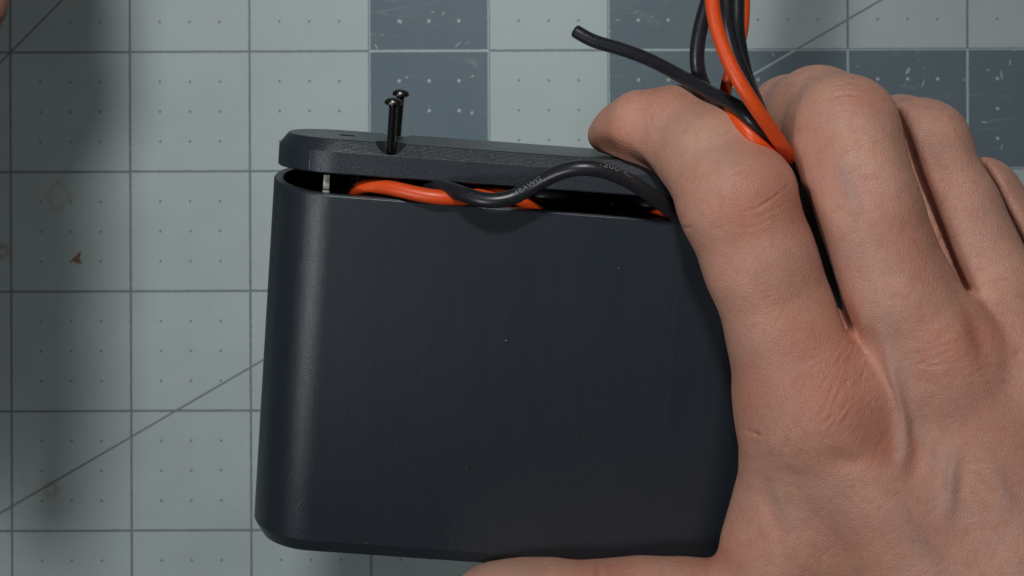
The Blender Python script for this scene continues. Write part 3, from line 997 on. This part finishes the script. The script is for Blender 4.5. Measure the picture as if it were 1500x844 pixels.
def relief(V, Q):
    """folds, creases, tendons and veins pushed along the surface normal, plus the colour maps"""
    N = normals(V, Q)
    Zc = CAM_H - V[:, 2]
    px = 750 + F_PX * V[:, 0] / Zc; py = 422 - F_PX * V[:, 1] / Zc
    front = np.clip((N[:, 2] + 0.15) / 0.5, 0, 1)      # the dorsal side, where these lines lie
    disp = np.zeros(len(V)); flush = np.zeros(len(V)); pale = np.zeros(len(V)); veinm = np.zeros(len(V))
    g = lambda d, w: np.exp(-(d / w) ** 2)

    def near(poly, m):
        xs = [p[0] for p in poly]; ys = [p[1] for p in poly]
        return np.nonzero((px > min(xs) - m) & (px < max(xs) + m) & (py > min(ys) - m) & (py < max(ys) + m) & (N[:, 2] > -0.2))[0]

    def crease(poly, w, dep, lip=0.35):
        k = near(poly, 5 * w)
        x, y = px[k], py[k]
        d, t = seg_dist2(x, y, poly)
        end = np.sin(np.pi * np.clip(t, 0, 1)) ** (0.8 if w < 5 else 1.4)
        if w < 5: end = end * (0.65 + 0.35 * np.sin(x * 0.31 + y * 0.23 + 2 * np.sin(y * 0.17)))
        dep = dep * (0.8 if w < 5 else 0.7)
        disp[k] += (-dep * g(d, w) + dep * lip * g(d - 2.0 * w, w * 1.2)) * end

    def ridge(poly, w, hgt):
        k = near(poly, 4 * w)
        d, t = seg_dist2(px[k], py[k], poly)
        end = np.sin(np.pi * np.clip(t, 0, 1)) ** 1.2
        disp[k] += hgt * g(d, w) * end
        veinm[k] += 0.8 * g(d, w) * end

    def spot(x, y, rx, ry, rot=0):
        c, s = math.cos(math.radians(rot)), math.sin(math.radians(rot))
        u = ((px - x) * c + (py - y) * s) / rx; v = (-(px - x) * s + (py - y) * c) / ry
        return np.exp(-(u * u + v * v))
    # joint creases of the index finger
    for pl, w, dp in (([(1086, 312), (1112, 304), (1140, 285), (1160, 268)], 2.2, 0.30), ([(1058, 292), (1078, 268), (1105, 255), (1128, 250)], 2.4, 0.22), ([(1060, 262), (1082, 250), (1100, 238)], 2.2, 0.14),
                      ([(1078, 336), (1108, 332), (1132, 318)], 2.4, 0.15), ([(1104, 322), (1140, 305), (1165, 292)], 2, 0.12), ([(935, 150), (952, 170), (958, 196)], 2.5, 0.10), ([(958, 142), (976, 165), (982, 190)], 2.2, 0.08),
                      ([(993, 330), (1003, 334), (1015, 333)], 3, 0.30)):
        crease(pl, w, dp)
    # middle and ring joints
    for pl, w, dp in (([(1196, 150), (1232, 138), (1270, 140)], 2.2, 0.22), ([(1215, 126), (1245, 120), (1275, 128)], 2, 0.15), ([(1205, 168), (1240, 160), (1290, 170)], 2.5, 0.10),
                      ([(1325, 172), (1355, 165), (1385, 178)], 2, 0.14), ([(1318, 155), (1350, 150), (1375, 160)], 2, 0.10)):
        crease(pl, w, dp)
    # wrinkled skin over the index knuckle and the middle knuckle
    rr = random.Random(11)
    for k in range(60):
        x = rr.uniform(1150, 1275); y = 640 - (x - 1150) * 0.75 + rr.uniform(-75, 60)
        ln = rr.uniform(22, 60); an = math.radians(rr.uniform(-72, -48))
        c = (x + math.cos(an) * ln / 2, y + math.sin(an) * ln / 2); b = (x + rr.uniform(-6, 6), y + rr.uniform(-4, 4))
        crease([(x - math.cos(an) * ln / 2, y - math.sin(an) * ln / 2), b, c], rr.uniform(1.6, 2.6), rr.uniform(0.05, 0.15))
    for k in range(34):
        x = rr.uniform(1345, 1440); y = 505 + rr.uniform(-32, 36) + (x - 1390) * 0.1
        ln = rr.uniform(25, 55); an = math.radians(rr.uniform(-30, 8))
        crease([(x - math.cos(an) * ln / 2, y - math.sin(an) * ln / 2), (x, y + rr.uniform(-4, 4)), (x + math.cos(an) * ln / 2, y + math.sin(an) * ln / 2)], rr.uniform(1.6, 2.4), rr.uniform(0.06, 0.16))
    # light lines across the back of the hand and finger sides
    for k in range(190):
        x = rr.uniform(1090, 1500); y = rr.uniform(420, 844)
        ln = rr.uniform(25, 80); an = math.radians(rr.gauss(-55 if x < 1300 else -20, 22))
        crease([(x - math.cos(an) * ln / 2, y - math.sin(an) * ln / 2), (x + rr.uniform(-5, 5), y + rr.uniform(-5, 5)), (x + math.cos(an) * ln / 2, y + math.sin(an) * ln / 2)], rr.uniform(1.8, 3.2), rr.uniform(0.025, 0.07))
    # tendon, veins
    for pl, w, hg in (([(1285, 470), (1308, 540), (1322, 600), (1326, 655), (1312, 705)], 11, 1.15), ([(1402, 640), (1394, 690), (1392, 735), (1378, 775)], 12, 0.75), ([(1340, 560), (1352, 640), (1385, 700)], 10, 0.25),
                      ([(1300, 720), (1345, 790), (1400, 860)], 14, 0.28), ([(1440, 640), (1470, 720), (1520, 800)], 12, 0.30), ([(1120, 660), (1135, 720), (1165, 780)], 9, 0.22),
                      ([(1185, 330), (1215, 420), (1250, 500)], 9, 0.12), ([(1228, 210), (1240, 260), (1262, 330)], 12, 0.14)):
        ridge(pl, w, hg)
    for pl, w, dp in (([(1345, 610), (1346, 670), (1330, 715)], 10, 0.45), ([(1412, 640), (1412, 700), (1398, 760)], 11, 0.20), ([(1190, 668), (1240, 674), (1290, 676)], 13, 0.55), ([(1092, 632), (1104, 634), (1118, 640)], 3, 0.5),
                      ([(1232, 430), (1248, 478), (1262, 510)], 10, 0.6), ([(1400, 425), (1425, 470), (1452, 560)], 14, 0.7), ([(1118, 730), (1140, 775), (1165, 800)], 9, 0.30), ([(1040, 822), (1075, 800), (1110, 792)], 4, 0.16), ([(1090, 830), (1120, 815), (1150, 812)], 4, 0.12)):
        crease(pl, w, dp, 0.1)
    # thumb joint
    crease([(873, 815), (877, 840), (880, 870)], 5, 0.35)
    crease([(1010, 815), (1020, 840), (1030, 870)], 4, 0.2)
    # knuckle mounds
    disp += 0.35 * spot(1235, 600, 75, 60, -35) + 0.5 * spot(1395, 505, 60, 50)
    # uneven surface
    q = V * 0.11
    disp += 0.16 * (np.sin(q[:, 0] * 1.7 + 1.3 * np.sin(q[:, 1] * 1.1)) * np.sin(q[:, 1] * 1.9 + np.sin(q[:, 0] * 1.6 + 2)) + 0.5 * np.sin(q[:, 0] * 4.1 + q[:, 1] * 3.2))
    # pigment, crease tint and painted ridge highlights
    flush += 0.60 * spot(1225, 570, 80, 90, -30) + 0.45 * spot(1395, 510, 65, 42) + 0.22 * spot(1120, 400, 90, 190, -22) + 0.2 * spot(1340, 620, 160, 120) + 0.45 * spot(1120, 290, 60, 45) + 0.35 * spot(1080, 330, 30, 40) + 0.6 * spot(900, 205, 45, 35) + 0.4 * spot(960, 140, 40, 25)
    flush += 0.45 * spot(1255, 150, 40, 22) + 0.5 * spot(1210, 215, 26, 40) + 0.35 * spot(1345, 360, 40, 90) + 0.4 * spot(1450, 480, 50, 60) + 0.45 * spot(1300, 660, 40, 30) + 0.35 * spot(1090, 590, 30, 60) + 0.4 * spot(1060, 820, 60, 30)
    flush += 0.35 * spot(1240, 470, 25, 60) + 0.3 * spot(1480, 640, 60, 60) + 0.25 * spot(1250, 790, 120, 40) + 0.5 * spot(880, 850, 60, 30) + 0.9 * spot(1488, 515, 4.5, 9, 20)
    pale += 0.8 * spot(1322, 640, 10, 45, 5) + 0.8 * spot(1393, 705, 12, 45) + 0.5 * spot(1215, 170, 30, 60, -15) + 0.4 * spot(1060, 220, 40, 45) + 0.6 * spot(864, 196, 8, 22) + 0.9 * spot(740, 826, 70, 14) + 0.4 * spot(1000, 200, 40, 30) + 0.5 * spot(1310, 500, 18, 90, -18)  # strips on the tendon and vein ridges are painted highlights
    flush += np.clip(-disp * 0.9, 0, 0.35) * front  # redder, darker tint where the relief dips
    return V + N * (disp * front)[:, None], np.clip(flush, 0, 1), np.clip(pale, 0, 1), np.clip(veinm, 0, 1)


V, fl_, pa_, ve_ = relief(V, Q)


def put_attr(me, **kw):
    for k, a in kw.items():
        at = me.attributes.new(k, 'FLOAT', 'POINT'); at.data.foreach_set('value', a.astype(np.float32))


me = grid_mesh('hand', V, Q)
put_attr(me, flush=fl_, pale=pa_, vein=ve_)
hand = link('hand', me, M_SKIN)
tag(hand, 'right hand gripping the case, index finger on the lid, thumb below', 'hand')

# nail of the index finger, set into the upper side of its tip
rows, cols_ = 9, 13
ax0, ax1 = P(884, 198, 123.5), P(922, 188, 127.3)
axd = (ax1 - ax0).normalized()
upn = (Vector((-0.1, 1, -0.12)) - axd * Vector((-0.1, 1, -0.12)).dot(axd)).normalized()
sdn = axd.cross(upn)
vs, fs = [], []
for lay in (0.0, -0.45):
    for i in range(rows):
        q = i / (rows - 1)
        rr_ = 2.85 + 1.55 * q + 0.30 + lay
        half = math.radians(62) * (1 - 0.5 * abs(2 * q - 0.9) ** 4 * 0.5)
        for k in range(cols_):
            an = half * (k / (cols_ - 1) * 2 - 1)
            vs.append((ax0.lerp(ax1, q) + (upn * math.cos(an) + sdn * math.sin(an)) * rr_) * MM)
nn = rows * cols_
for i in range(rows - 1):
    for k in range(cols_ - 1):
        a = i * cols_ + k
        fs.append((a, a + 1, a + cols_ + 1, a + cols_)); fs.append((nn + a, nn + a + cols_, nn + a + cols_ + 1, nn + a + 1))
bd = [k for k in range(cols_)] + [i * cols_ + cols_ - 1 for i in range(1, rows)] + [(rows - 1) * cols_ + k for k in range(cols_ - 2, -1, -1)] + [i * cols_ for i in range(rows - 2, 0, -1)]
for a, b in zip(bd, bd[1:] + bd[:1]): fs.append((b, a, nn + a, nn + b))
link('fingernail', mesh_from('fingernail', vs, fs, True, 50), M_NAIL, hand)

# the other hand: it reaches in from beyond the left edge, only its side shows in the corner
vox2 = 1.1
fd2 = Field((-300, 26, 128), (-50, 330, 200), vox2)
W2 = lambda *l: [(Vector(q[:3]), q[3]) for q in l]
chains = [W2((-84, 112, 172, 10.5), (-79.5, 86, 177, 9.2), (-79.5, 62, 172, 8.2), (-80, 42, 166, 7.2)),
          W2((-101, 119, 171, 10.5), (-96, 90, 178, 9.0), (-96, 66, 172, 8.0), (-97, 47, 162, 6.8)),
          W2((-117, 123, 169, 10.0), (-114, 97, 174, 8.6), (-113, 77, 168, 7.6), (-113, 67, 158, 6.5)),
          W2((-131, 129, 165, 9.0), (-129, 108, 168, 7.6), (-128, 94, 162, 6.8), (-127, 86, 153, 5.8))]
palm2 = None
for ch in chains:
    c = fd2.chain([(ch[0][0], ch[0][1] + 0.6), (Vector((-150, 180, 168)), 17)], 4)
    palm2 = c if palm2 is None else smin(palm2, c, 7)
palm2 = smin(palm2, fd2.chain(W2((-147, 176, 167, 18), (-240, 300, 164, 27)), 3), 8)
tot2 = None
for ch in chains:
    c = smin(fd2.chain(ch, 3), palm2, 5)
    tot2 = c if tot2 is None else smin(tot2, c, 0.8)
tot2 = smin(tot2, fd2.chain(W2((-124, 160, 160, 13), (-94, 134, 153, 11), (-80, 116, 148, 9.6), (-78, 98, 145, 8.6), (-80, 87, 142, 6.8)), 3), 5)
V2, Q2 = surface_net(tot2, fd2.lo, vox2)
V2 = smooth_verts(V2, Q2, 4)
me = grid_mesh('hand', V2, Q2)
z = np.zeros(len(V2))
put_attr(me, flush=z + 0.35, pale=z, vein=z)
h2 = link('hand', me, M_SKIN)
tag(h2, 'other hand, a blurred reddish sliver in the top left corner over the mat', 'hand')
